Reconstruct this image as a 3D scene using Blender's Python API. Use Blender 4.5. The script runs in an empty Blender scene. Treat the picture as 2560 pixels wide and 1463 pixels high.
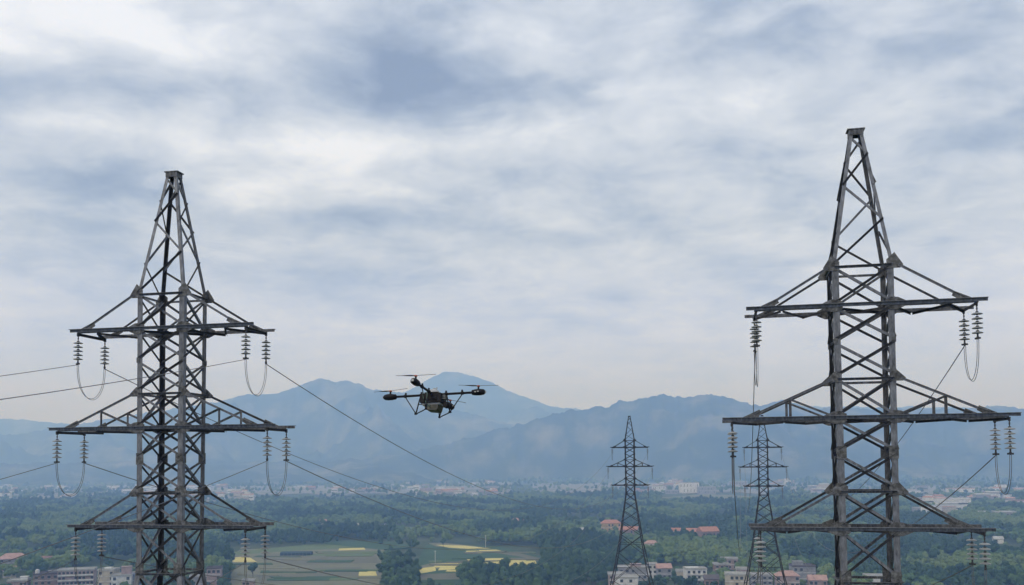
import bpy, math, random
from mathutils import Vector, Matrix, noise
C = bpy.context.scene.collection
R = math.radians
random.seed(7)

# ------------------------------------------------------------------ camera
CAMZ = 80.0
F, PITCH, CY, ROLL = 2362.13, 0.0496157, 1043.26, -0.0086081
def ray(px, py):
    u2, v2 = px - 1280, py - CY
    u = u2*math.cos(ROLL) + v2*math.sin(ROLL); v = -u2*math.sin(ROLL) + v2*math.cos(ROLL)
    x, yy, zz = u, F, -v
    return Vector((x, yy*math.cos(PITCH) - zz*math.sin(PITCH), yy*math.sin(PITCH) + zz*math.cos(PITCH)))
def at(px, py, D):
    r = ray(px, py); r = r*(D/r.y)
    return Vector((r.x, r.y, r.z + CAMZ))
def ground_at(px, py, z=0.0):
    r = ray(px, py); k = (z - CAMZ)/r.z
    return Vector((r.x*k, r.y*k, z))
def project(p):
    x, y, z = p[0], p[1], p[2] - CAMZ
    yy = y*math.cos(PITCH) + z*math.sin(PITCH); zz = -y*math.sin(PITCH) + z*math.cos(PITCH)
    if yy < 1: return (-9999, -9999)
    u, v = F*x/yy, -F*zz/yy
    return (1280 + u*math.cos(ROLL) - v*math.sin(ROLL), CY + u*math.sin(ROLL) + v*math.cos(ROLL))
def px_m(D): return F/D

cam_d = bpy.data.cameras.new('camera'); cam = bpy.data.objects.new('camera', cam_d); C.objects.link(cam)
right = (ray(1281, CY) - ray(1280, CY)).normalized()
fwd = ray(1280, CY).normalized(); up = right.cross(fwd)
M = Matrix((right, up, -fwd)).transposed().to_4x4(); M.translation = (0, 0, CAMZ)
cam.matrix_world = M
cam_d.sensor_width = 36; cam_d.lens = 36*F/2560; cam_d.shift_y = (CY - 731.5)/2560
cam_d.clip_start = 0.5; cam_d.clip_end = 60000
bpy.context.scene.camera = cam

# ------------------------------------------------------------------ helpers
class MB:
    def __init__(s): s.v = []; s.f = []
    def add(s, vs, fs):
        n = len(s.v); s.v += [tuple(v) for v in vs]; s.f += [tuple(i + n for i in f) for f in fs]
    def box(s, c, sx, sy, sz, rot=None):
        vs = [Vector((x*sx/2, y*sy/2, z*sz/2)) for x in (-1, 1) for y in (-1, 1) for z in (-1, 1)]
        if rot: vs = [rot @ v for v in vs]
        c = Vector(c)
        s.add([v + c for v in vs], [(0,1,3,2),(4,6,7,5),(0,4,5,1),(2,3,7,6),(0,2,6,4),(1,5,7,3)])
    def slab(s, p0, p1, a, wa, b, tb):
        """bar from p0 to p1, extends 0..wa along a and 0..tb along b"""
        vs = []
        for p in (p0, p1):
            for i, j in ((0,0),(1,0),(1,1),(0,1)): vs.append(p + a*(wa*i) + b*(tb*j))
        s.add(vs, [(3,2,1,0),(4,5,6,7),(0,1,5,4),(1,2,6,5),(2,3,7,6),(3,0,4,7)])
    def angle(s, p0, p1, n, w, t, flip=1, side=None, fw=None):
        """rolled steel angle: one leg lies in the plane with normal n, the other sticks out along n"""
        p0, p1, n = Vector(p0), Vector(p1), Vector(n)
        d = (p1 - p0).normalized(); n = (n - d*n.dot(d)).normalized(); q = d.cross(n).normalized()*flip
        if side is not None and q.dot(side) < 0: q = -q
        s.slab(p0 - q*w/2, p1 - q*w/2, q, w, n, t)
        s.slab(p0 + q*(w/2 - t) + n*(t), p1 + q*(w/2 - t) + n*(t), q, t, n, (fw or w) - t)
    def tube(s, pts, r, n=6, closed=False, r1=None):
        pts = [Vector(p) for p in pts]; m = len(pts); rings = []
        for i, p in enumerate(pts):
            d = (pts[min(i+1, m-1)] - pts[max(i-1, 0)]).normalized()
            a = d.cross(Vector((0,0,1)) if abs(d.z) < .9 else Vector((1,0,0))).normalized(); b = d.cross(a)
            rr = r if r1 is None else r + (r1 - r)*i/(m - 1)
            rings.append([p + (a*math.cos(2*math.pi*k/n) + b*math.sin(2*math.pi*k/n))*rr for k in range(n)])
        vs = [v for q in rings for v in q]
        fs = [(i*n+k, i*n+(k+1) % n, (i+1)*n+(k+1) % n, (i+1)*n+k) for i in range(m-1) for k in range(n)]
        fs += [tuple(range(n-1, -1, -1)), tuple((m-1)*n + k for k in range(n))]
        s.add(vs, fs)
    def lathe(s, prof, n=20, org=(0,0,0)):
        org = Vector(org); vs = []
        for (r, z) in prof:
            for k in range(n):
                a = 2*math.pi*k/n; vs.append(org + Vector((r*math.cos(a), r*math.sin(a), z)))
        m = len(prof)
        fs = [(i*n+k, i*n+(k+1) % n, (i+1)*n+(k+1) % n, (i+1)*n+k) for i in range(m-1) for k in range(n)]
        fs += [tuple(range(n-1, -1, -1)), tuple((m-1)*n + k for k in range(n))]
        s.add(vs, fs)
    def prism(s, poly, n, t):
        """flat plate: poly (3-D points), thickened along n"""
        n = Vector(n).normalized()*t; m = len(poly); poly = [Vector(p) for p in poly]
        s.add(poly + [p + n for p in poly], [tuple(range(m-1, -1, -1)), tuple(range(m, 2*m))] + [(i, (i+1) % m, m+(i+1) % m, m+i) for i in range(m)])
    def build(s, name, mat, parent=None, smooth=False):
        me = bpy.data.meshes.new(name); me.from_pydata(s.v, [], s.f); me.validate(); me.update()
        if smooth:
            for p in me.polygons: p.use_smooth = True
        for m in (mat if isinstance(mat, (list, tuple)) else [mat]): me.materials.append(m)
        o = bpy.data.objects.new(name, me); C.objects.link(o)
        if parent: o.parent = parent
        return o

def tag(o, label=None, cat=None, group=None, kind=None):
    if label: o['label'] = label
    if cat: o['category'] = cat
    if group: o['group'] = group
    if kind: o['kind'] = kind
    return o
def empty(name, loc=(0,0,0), rz=0.0):
    o = bpy.data.objects.new(name, None); C.objects.link(o); o.location = loc; o.rotation_euler = (0,0,rz); return o
KIDS = {}
def kids(o): return [c for c in bpy.data.objects if c.parent == o]
def tree_of(o): return (o, [tree_of(c) for c in kids(o)])
def copy_tree(t, parent=None):
    o, ch = t; c = o.copy(); C.objects.link(c); c.parent = parent
    for x in ch: copy_tree(x, c)
    return c

def nodes_mat(name):
    m = bpy.data.materials.new(name); m.use_nodes = True; nt = m.node_tree; nt.nodes.clear()
    out = nt.nodes.new('ShaderNodeOutputMaterial'); b = nt.nodes.new('ShaderNodeBsdfPrincipled')
    nt.links.new(b.outputs[0], out.inputs[0]); return m, nt, b
def mat(name, cols, scale=3.0, rough=0.7, metal=0.0, detail=6, coord='Object', bump=0.0, spec=0.5, pos=None, stretch=None):
    """procedural material: a noise-driven ramp through the given base colours"""
    m, nt, b = nodes_mat(name); N = nt.nodes.new; L = nt.links.new
    tc = N('ShaderNodeTexCoord'); mp = N('ShaderNodeMapping'); nz = N('ShaderNodeTexNoise'); rp = N('ShaderNodeValToRGB')
    if coord == 'World':
        g = N('ShaderNodeNewGeometry'); L(g.outputs['Position'], mp.inputs[0])
    else: L(tc.outputs[coord], mp.inputs[0])
    if stretch: mp.inputs['Scale'].default_value = stretch
    L(mp.outputs[0], nz.inputs['Vector']); nz.inputs['Scale'].default_value = scale; nz.inputs['Detail'].default_value = detail
    nz.inputs['Roughness'].default_value = .65
    L(nz.outputs['Fac'], rp.inputs[0]); el = rp.color_ramp.elements
    n = len(cols); ps = pos or ([.5] if n == 1 else [.32 + .36*i/(n-1) for i in range(n)])
    el[0].position = ps[0]; el[0].color = (*cols[0], 1)
    if n > 1: el[1].position = ps[-1]; el[1].color = (*cols[-1], 1)
    else: el[1].color = (*cols[0], 1)
    for i in range(1, n-1): e = el.new(ps[i]); e.color = (*cols[i], 1)
    L(rp.outputs[0], b.inputs['Base Color'])
    b.inputs['Roughness'].default_value = rough; b.inputs['Metallic'].default_value = metal
    b.inputs['Specular IOR Level'].default_value = spec
    if bump:
        bp = N('ShaderNodeBump'); bp.inputs['Strength'].default_value = bump; L(nz.outputs['Fac'], bp.inputs['Height']); L(bp.outputs[0], b.inputs['Normal'])
    return m

MT = {}
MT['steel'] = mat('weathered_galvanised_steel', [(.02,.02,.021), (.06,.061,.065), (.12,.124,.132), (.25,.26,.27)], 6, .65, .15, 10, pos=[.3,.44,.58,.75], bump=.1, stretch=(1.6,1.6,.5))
MT['steel_light'] = mat('sky_lit_galvanised_steel', [(.035,.036,.039), (.10,.105,.115), (.165,.173,.19), (.28,.29,.31)], 6, .6, .15, 12, pos=[.30,.40,.56,.75], bump=.1, stretch=(1.6,1.6,.5))  # lit copy of the steel, skylight put into its colour
MT['steel_dark'] = mat('shade_toned_steel', [(.010,.010,.011), (.022,.022,.024), (.06,.06,.065)], 5, .75, .1, 10)  # shaded copy of the steel, shade put into its colour
MT['gusset'] = mat('blotched_gusset_steel', [(.02,.02,.018), (.09,.09,.088), (.20,.205,.21)], 7, .75, .1, 12, bump=.2)
MT['porcelain'] = mat('grey_porcelain', [(.20,.21,.21), (.30,.31,.31)], 3, .3)
MT['cap_iron'] = mat('iron_cap', [(.03,.03,.032), (.09,.09,.095)], 8, .5, .5)
MT['wire'] = mat('aluminium_conductor', [(.10,.105,.115), (.15,.155,.165)], 1, .5, .3)

# ------------------------------------------------------------------ pylons
ZN = dict(pk=12.0204, u1=7.009, c1=5.5578, u2=2.9973, c2=1.5578, g=0.3051, u3=-0.9885, c3=-2.378, b=-4.15)
DROP = 29.0                                           # camera height above a near pylon's foot
Z = {k: v + DROP for k, v in ZN.items()}
Z['m'] = (Z['c1'] + Z['u2'])/2
for i, dd in enumerate((3.5, 5.4, 7.7, 10.5, 14.4, 20.6)): Z['l%d' % i] = Z['c3'] - dd
DEP = 0.86
WT = [(0, 5.65), (Z['c3']-20.7, 4.25), (Z['c3']-17, 3.4), (Z['c3']-11.6, 2.4), (Z['b'], .985), (Z['u1'], 1.032), (Z['pk'], .223)]
def width(z):
    for (z0, w0), (z1, w1) in zip(WT, WT[1:]):
        if z <= z1: return w0 + (w1 - w0)*(z - z0)/(z1 - z0)
    return WT[-1][1]
def corner(c, z):
    w = width(z); d = w*DEP
    if z < Z['b']: d = w*(DEP + (1 - DEP)*min(1, (Z['b'] - z)/12))
    return Vector(((1 if c in 'BC' else -1)*w, (1 if c in 'CD' else -1)*d, z))
FACES = [('A', 'B', Vector((0,-1,0))), ('B', 'C', Vector((1,0,0))), ('C', 'D', Vector((0,1,0))), ('D', 'A', Vector((-1,0,0)))]
ARM = {'1': 4.055, '2': 4.969, '3': 4.066}
TIE = {'1': .755, '2': .755, '3': .73}
INS = .354

def make_pylon():
    root = empty('pylon')
    S, G, DK, LT = MT['steel'], MT['gusset'], MT['steel_dark'], MT['steel_light']
    # four legs, heavy angles with the heel outward
    for c in 'ABCD':
        m = MB(); sx = 1 if c in 'BC' else -1; sy = 1 if c in 'CD' else -1
        zs = [0] + [z for z, _ in WT[1:]]
        for z0, z1 in zip(zs, zs[1:]):
            w = .125 if z0 >= Z['u1'] - .01 else (.215 if c in 'AB' else .17)
            p0, p1 = corner(c, z0), corner(c, z1)
            a, b = Vector((-sx,0,0)), Vector((0,-sy,0)); t = .028
            m.slab(p0, p1, a, w, b, t); m.slab(p0 + b*t, p1 + b*t, b, w - t, a, t)
        m.box((corner(c, 0) + Vector((0,0,-.2))), .9, .9, .8)
        m.build('leg', {'A': LT, 'B': LT, 'C': S, 'D': DK}[c], root)  # leg tones paint lit front corners and a shaded back one
    # X bracing, one crossed pair per panel of each face
    zz_ = lambda t: Z['pk'] - (Z['pk'] - Z['u1'])*(.03 + .97*t)
    ZIG = ('A0 B.145 A.385 B.66 A1', 'B0 C.2 B.385 C.70 B1', 'C0 D.18 C.45 D.76 C1', 'D0 A.2 D.45 A.75 D1')   # single zigzag on each face of the peak
    for (c0, c1, n), zg in zip(FACES, ZIG):
        nd = [corner(t[0], zz_(float(t[1:]))) for t in zg.split()]
        for i, (p0, p1) in enumerate(zip(nd, nd[1:])):
            falls = (i % 2 == 0); off = n*(.004 if not falls else -.03); m = MB()
            m.angle(p0 + off, p1 + off, n if not falls else -n, .08, .013, side=Vector((0,0,1 if not falls else -1)), fw=.05)
            m.build('diagonal_brace', LT if falls else DK, root)  # falling bars painted as lit, rising ones as shaded
    lv = [Z[k] for k in ('u1', 'c1','m','u2','c2','g','u3','c3','b','l0','l1','l2','l3','l4','l5')] + [0.15]
    for i, (zt, zb) in enumerate(zip(lv, lv[1:])):
        wd = .07 if zt > Z['u1'] else (.092 if zt > Z['b'] else .11)
        for fi, (c0, c1, n) in enumerate(FACES):
            m = MB(); t = .014; nf = 0
            for j, (ca, cb) in enumerate(((c0, c1), (c1, c0))):
                p0 = corner(ca, zb + .05); p1 = corner(cb, zt - .05)
                d = (p1 - p0); p0 = p0 + d*.02; p1 = p1 - d*.02
                if j == 0:   # rising to c1: fixed outside, its free flange along the upper edge
                    p0 += n*.004; p1 += n*.004; m.angle(p0, p1, n, wd, t, side=Vector((0,0,1)), fw=.045); nf = len(m.f)
                else:        # the other one lies inside the leg, flange inwards
                    p0 -= n*.036; p1 -= n*.036; m.angle(p0, p1, -n, wd, t, side=Vector((0,0,-1)))
            o = m.build('cross_brace', [DK, LT] if fi != 2 else [DK, S], root)      # shade painted on the rising bar, skylight on the falling one
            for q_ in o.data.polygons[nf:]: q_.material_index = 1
    # horizontal struts
    def ring(z, w=.09):
        for fi, (c0, c1, n) in enumerate(FACES):
            m = MB(); p0, p1 = corner(c0, z), corner(c1, z); d = p1 - p0
            p0 = p0 + d*.03 + n*.02; p1 = p1 - d*.03 + n*.02
            m.angle(p0, p1, n, w, .014, side=Vector((0,0,1))); m.build('horizontal_strut', S, root)
    for k in ('u1', 'u2', 'u3', 'b'): ring(Z[k] - (.09 if k != 'b' else .12))
    for k0, k1 in (('l3', 'l4'), ('l4', 'l5')):
        w0, w1 = width(Z[k0]), width(Z[k1]); ring(Z[k0] + (Z[k1] - Z[k0])*w0/(w0 + w1), .1)
    for s, k in ((1, 'c1'), (-1, 'c2'), (1, 'c3')):
        for a, b in (('B', 'C'), ('D', 'A')):
            m = MB(); m.angle(corner(a, Z[k]), corner(b, Z[k]), (0,0,-1), .1, .014); m.build('horizontal_strut', S, root)
        m = MB(); m.angle(corner('A', Z[k] - .05), corner('C', Z[k] - .05), (0,0,-1), .09, .012)
        m.angle(corner('B', Z[k] - .08), corner('D', Z[k] - .08), (0,0,-1), .09, .012); m.build('plan_brace', DK, root)
    # gusset plates on both faces of every leg at the nodes
    for k, h, wv in (('u1', .21, .24), ('c1', .23, .42), ('m', .1, .12), ('u2', .19, .20), ('c2', .23, .45), ('g', .23, .30), ('u3', .22, .31), ('c3', .25, .48), ('b', .30, .33)):
        for c in 'ABCD':
            m = MB(); p = corner(c, Z[k]); sx = 1 if c in 'BC' else -1; sy = 1 if c in 'CD' else -1
            X, Y = Vector((sx,0,0)), Vector((0,sy,0)); U = Vector((0,0,1))
            o = Y*.010
            if k in ('c1', 'c2', 'c3'):     # long plate reaching out along the arm
                poly = [p - X*wv*.75 - U*h*.6, p - X*wv*.75 + U*h*.55, p - X*.1 + U*h, p + X*.12 + U*h*.9, p + X*wv*.9 + U*h*.35, p + X*wv*.9 - U*h*.45, p + X*.1 - U*h, p - X*.12 - U*h]
            elif k in ('u1', 'u2', 'u3'):   # plate that carries the tie bar
                poly = [p - X*wv - U*h, p - X*wv + U*h*.5, p - X*.12 + U*h*1.0, p + X*.03 + U*(h*1.7 if k == 'u1' else h), p + X*.32 - U*h*.45, p + X*.22 - U*h]
            else:
                poly = [p - X*wv - U*h, p - X*wv + U*h, p + X*.02 + U*h, p + X*.02 - U*h]
            m.prism([q + o for q in poly], Y, .018)
            w2 = wv*.75
            m.prism([p + X*.010 - Y*w2 - U*h*.8, p + X*.010 - Y*w2 + U*h*.8, p + X*.010 + Y*.005 + U*h*.8, p + X*.010 + Y*.005 - U*h*.8], X, .018)
            m.build('gusset_plate', G, root)
    # peak cap
    m = MB(); w = .223; zt = Z['pk']
    m.box((0, 0, zt + .10), .62, .50, .035); m.box((0, -.21, zt - .02), .50, .03, .20); m.box((0, .21, zt - .02), .50, .03, .20)
    m.box((-.235, 0, zt - .02), .03, .39, .20); m.box((.235, 0, zt - .02), .03, .39, .20)
    m.build('peak_cap', S, root)
    # crossarms
    for k in '123':
        arm = empty('crossarm'); arm.parent = root
        zc, zu, L_ = Z['c' + k], Z['u' + k], ARM[k]; w = width(zc); dp = w*DEP
        for sy in (-1, 1):
            n = Vector((0, sy, 0)); m = MB()
            for a, b in ((-L_, L_),):
                m.angle(Vector((a, sy*(dp + .035), zc)), Vector((b, sy*(dp + .035), zc)), n, .12, .018, side=Vector((0,0,1)))
            m.angle(Vector((-L_*.93, sy*(dp - .02), zc - .06)), Vector((-w - .25, sy*(dp - .02), zc - .055)), -n, .075, .014, side=Vector((0,0,-1)))
            m.angle(Vector((w + .25, sy*(dp - .02), zc - .06)), Vector((L_*.93, sy*(dp - .02), zc - .055)), -n, .075, .014, side=Vector((0,0,-1)))
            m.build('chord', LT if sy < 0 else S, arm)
            for sx in (-1, 1):
                xt = w + (L_ - w)*TIE[k]
                p0 = Vector((sx*(w + .16), sy*(dp + .045), zu - .10)); p1 = Vector((sx*xt, sy*(dp + .045), zc + .07))
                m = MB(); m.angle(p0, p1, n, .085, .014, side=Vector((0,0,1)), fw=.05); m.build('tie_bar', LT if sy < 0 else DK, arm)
                m = MB(); U = Vector((0,0,1)); X = Vector((sx,0,0))
                m.prism([p1 - X*.42 + U*.10, p1 - X*.34 + U*.26, p1 + X*.12 + U*.05, p1 + X*.3 - U*.03, p1 - X*.15 - U*.06], n, .02)
                m.build('tie_plate', G, arm)
                if k == '2':
                    xh = w + (L_ - w)*.40; zh = zu - .10 + (zc + .07 - zu + .10)*((xh - w - .16)/(xt - w - .16))
                    m = MB(); m.angle(Vector((sx*xh, sy*(dp + .03), zc)), Vector((sx*xh, sy*(dp + .03), zh)), n, .09, .012); m.build('hanger', S, arm)
                    m = MB(); m.angle(Vector((sx*(xh + .02), sy*(dp + .03), zh - .02)), Vector((sx*(w + .2), sy*(dp + .03), zc + .08)), n, .075, .012); m.build('hanger_brace', S, arm)
        # plan bracing and end members between the chords
        for sx in (-1, 1):
            m = MB(); nb = 3 if k != '2' else 4; xs = [w + (L_ - INS - w)*i/nb for i in range(nb + 1)]
            for i in range(nb):
                s0 = 1 if i % 2 else -1
                m.angle(Vector((sx*xs[i], s0*dp, zc - .10)), Vector((sx*xs[i+1], -s0*dp, zc - .10)), (0,0,-1), .085, .012)
            m.build('plan_brace', DK, arm)
            m = MB(); m.angle(Vector((sx*(L_ - INS), -dp - .03, zc - .095)), Vector((sx*(L_ - INS), dp + .03, zc - .095)), (0,0,-1), .10, .014)
            m.box((sx*(L_ - INS), -dp, zc - .16), .05, .12, .14); m.box((sx*(L_ - INS), dp, zc - .16), .05, .12, .14)
            m.build('end_beam', DK, arm)
    return root

PY = {'near1': dict(X=-13.9023, Y=38.556, a=.1962, dz=.034), 'near2': dict(X=12.6957, Y=34.1428, a=.2134, dz=0.0)}
# the two further pylons of the same lines
q = at(1574.3, 1118, 199.0); PY['far1'] = dict(X=q.x, Y=199.0, a=.20, dz=q.z - CAMZ - ZN['c1'])
q = at(1906.5, 1118, 194.0); PY['far2'] = dict(X=q.x, Y=194.0, a=.21, dz=q.z - CAMZ - ZN['c1'])
PYLAB = {
 'near1': ('large lattice pylon of weathered grey steel beside the drone, seen corner-on with two faces showing', 'corner-on pylon beside the drone'),
 'near2': ('large lattice pylon of weathered grey steel with the higher peak, seen nearly face-on', 'big face-on pylon with the higher peak'),
 'far1': ('small distant lattice pylon standing alone in front of the dark mountain and orange-roofed house', 'small pylon standing clear of the others'),
 'far2': ('small distant lattice pylon partly hidden behind an arm of the big face-on pylon', 'small pylon partly hidden by the big one')}
proto = make_pylon(); bpy.context.view_layer.update()
ptree = tree_of(proto)
for k, d in PY.items():
    o = proto if k == 'near1' else copy_tree(ptree)
    d['root'] = o; d['base'] = CAMZ - DROP + d['dz']
    o.location = (d['X'], d['Y'], d['base']); o.rotation_euler = (0, 0, -d['a'])
    if k.startswith('far'):                            # shaded look of the two small pylons put into a darker steel colour
        for c in kids(o):
            for q_ in [c] + kids(c):
                if q_.type == 'MESH':
                    for sl in q_.material_slots: sl.link = 'OBJECT'; sl.material = MT['steel_dark']
    tag(o, PYLAB[k][0], 'pylon', 'lattice pylons of the two power lines')
def pyl(k, l):
    d = PY[k]; a = d['a']; l = Vector(l)
    return Vector((d['X'] + l.x*math.cos(a) + l.y*math.sin(a), d['Y'] - l.x*math.sin(a) + l.y*math.cos(a), l.z + d['base']))

# ------------------------------------------------------------------ insulator strings
SL = 1.17
def disc_mesh(parent, mat_, z):
    m = MB(); m.lathe([(.035, .045), (.06, .04), (.10, .022), (.165, .004), (.182, -.012), (.178, -.026), (.15, -.022), (.12, -.034), (.09, -.024), (.05, -.034), (.03, -.03)], 20, (0,0,z))
    return m.build('disc', mat_, parent, True)
def make_string():
    root = empty('insulator_string')
    for i in range(5): disc_mesh(root, MT['porcelain'], -.27 - .165*i)
    m = MB(); m.lathe([(.02, 0), (.02, -.05), (.028, -.06), (.028, -.12), (.018, -.14), (.018, -.2)], 8)
    for i in range(5): m.lathe([(.018, -.185 - .165*i), (.05, -.20 - .165*i), (.052, -.238 - .165*i), (.03, -.25 - .165*i), (.022, -.33 - .165*i)], 10)
    m.build('pin_shaft', MT['cap_iron'], root)
    m = MB(); m.lathe([(.018, -.95), (.03, -.98), (.03, -1.06), (.045, -1.08), (.045, -1.15), (.02, -SL)], 8); m.box((0, 0, -SL + .04), .05, .22, .06)
    m.build('clamp', MT['cap_iron'], root)
    return root
sproto = make_string(); stree = tree_of(sproto); used = False
far_mesh = None
def far_string():
    m = MB()
    m.lathe([(.018, 0), (.018, -.2)], 6)
    for i in range(5): m.lathe([(.02, -.22 - .165*i), (.16, -.26 - .165*i), (.18, -.285 - .165*i), (.03, -.30 - .165*i), (.03, -.36 - .165*i)], 8)
    m.lathe([(.03, -1.0), (.04, -SL)], 6); return m
ENDS = {}
SIDE = {('near1', -1): 'away from the drone', ('near1', 1): 'facing the drone', ('near2', -1): 'facing the drone', ('near2', 1): 'away from the drone',
        ('far1', -1): 'left end', ('far1', 1): 'right end', ('far2', -1): 'left end', ('far2', 1): 'right end'}
LVN = {'1': 'top', '2': 'long middle', '3': 'lowest'}
SHORTP = {'near1': 'corner-on pylon', 'near2': 'big face-on pylon', 'far1': 'lone small pylon', 'far2': 'half-hidden small pylon'}
for k in PY:
    for lv in '123':
        zc = Z['c' + lv]; dp = width(zc)*DEP
        for sx in (-1, 1):
            for sy in (-1, 1):
                p = pyl(k, (sx*(ARM[lv] - INS), sy*dp, zc - .22))
                pr = 'nearer' if sy < 0 else 'farther'
                lab = '%s insulator, %s arm of %s, %s' % (pr, LVN[lv], SHORTP[k], SIDE[(k, sx)])
                if k.startswith('near'):
                    o = sproto if not used else copy_tree(stree); used = True
                    grp = 'insulator strings of the big pylons'
                else:
                    if far_mesh is None: o = far_string().build('insulator_string', MT['wire']); far_mesh = o.data
                    else: o = bpy.data.objects.new('insulator_string', far_mesh); C.objects.link(o)
                    grp = 'insulator strings of the small pylons'
                o.location = p; o.rotation_euler = (0, 0, random.uniform(0, 3))
                tag(o, lab, 'insulator', grp)
                ENDS[(k, lv, sx, sy)] = p - Vector((0, 0, SL))

# ------------------------------------------------------------------ conductors and jumper loops
def sagged(p0, p1, sag, n=60):
    return [p0.lerp(p1, i/n) - Vector((0, 0, 4*sag*(i/n)*(1 - i/n))) for i in range(n + 1)]
def cable(p0, p1, sag, label, r=.019):
    m = MB(); m.tube(sagged(p0, p1, sag), r, 5); return tag(m.build('power_cable', MT['wire'], None, True), label, 'cable', 'power cables strung between the pylons')
for a, b in (('near1', 'far1'), ('near2', 'far2')):
    for lv in '123':
        for sx in (-1, 1):
            sag = 8.6 + random.uniform(-.15, .15)
            cable(ENDS[(a, lv, sx, 1)], ENDS[(b, lv, sx, -1)], sag, 'sagging cable, %s arm of %s, %s, to small pylon' % (LVN[lv], SHORTP[a], SIDE[(a, sx)]))
for lv in '123':
    for sx in (-1, 1):
        p0 = ENDS[('near1', lv, sx, -1)]; p1 = p0 + Vector((-38.6, -160, .5))
        cable(p0, p1, 8.6, 'cable leaving the picture, %s arm of corner-on pylon, %s' % (LVN[lv], SIDE[('near1', sx)]), r=.013)
for k in PY:
    for lv in '123':
        for sx in (-1, 1):
            p0, p1 = ENDS[(k, lv, sx, -1)], ENDS[(k, lv, sx, 1)]; m = MB()
            for off, dd in ((-.03, 0), (.03, .05)):
                pts = []
                for i in range(33):
                    th = math.pi*i/32; t = .5 - .5*math.cos(th)*(1 - .0*off); s = math.sin(th)**.85
                    e = p0.lerp(p1, .5 + (t - .5)*(1 + .0)); pts.append(e + Vector((off, 0, -(1.33 + dd)*s)))
                m.tube(pts, .011 if k.startswith('near') else .014, 5)
            o = tag(m.build('jumper_loop', MT['wire'], None, True), 'U-shaped jumper wire, %s arm of %s, %s' % (LVN[lv], SHORTP[k], SIDE[(k, sx)]), 'jumper wire', 'jumper loops between insulator strings')

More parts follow.
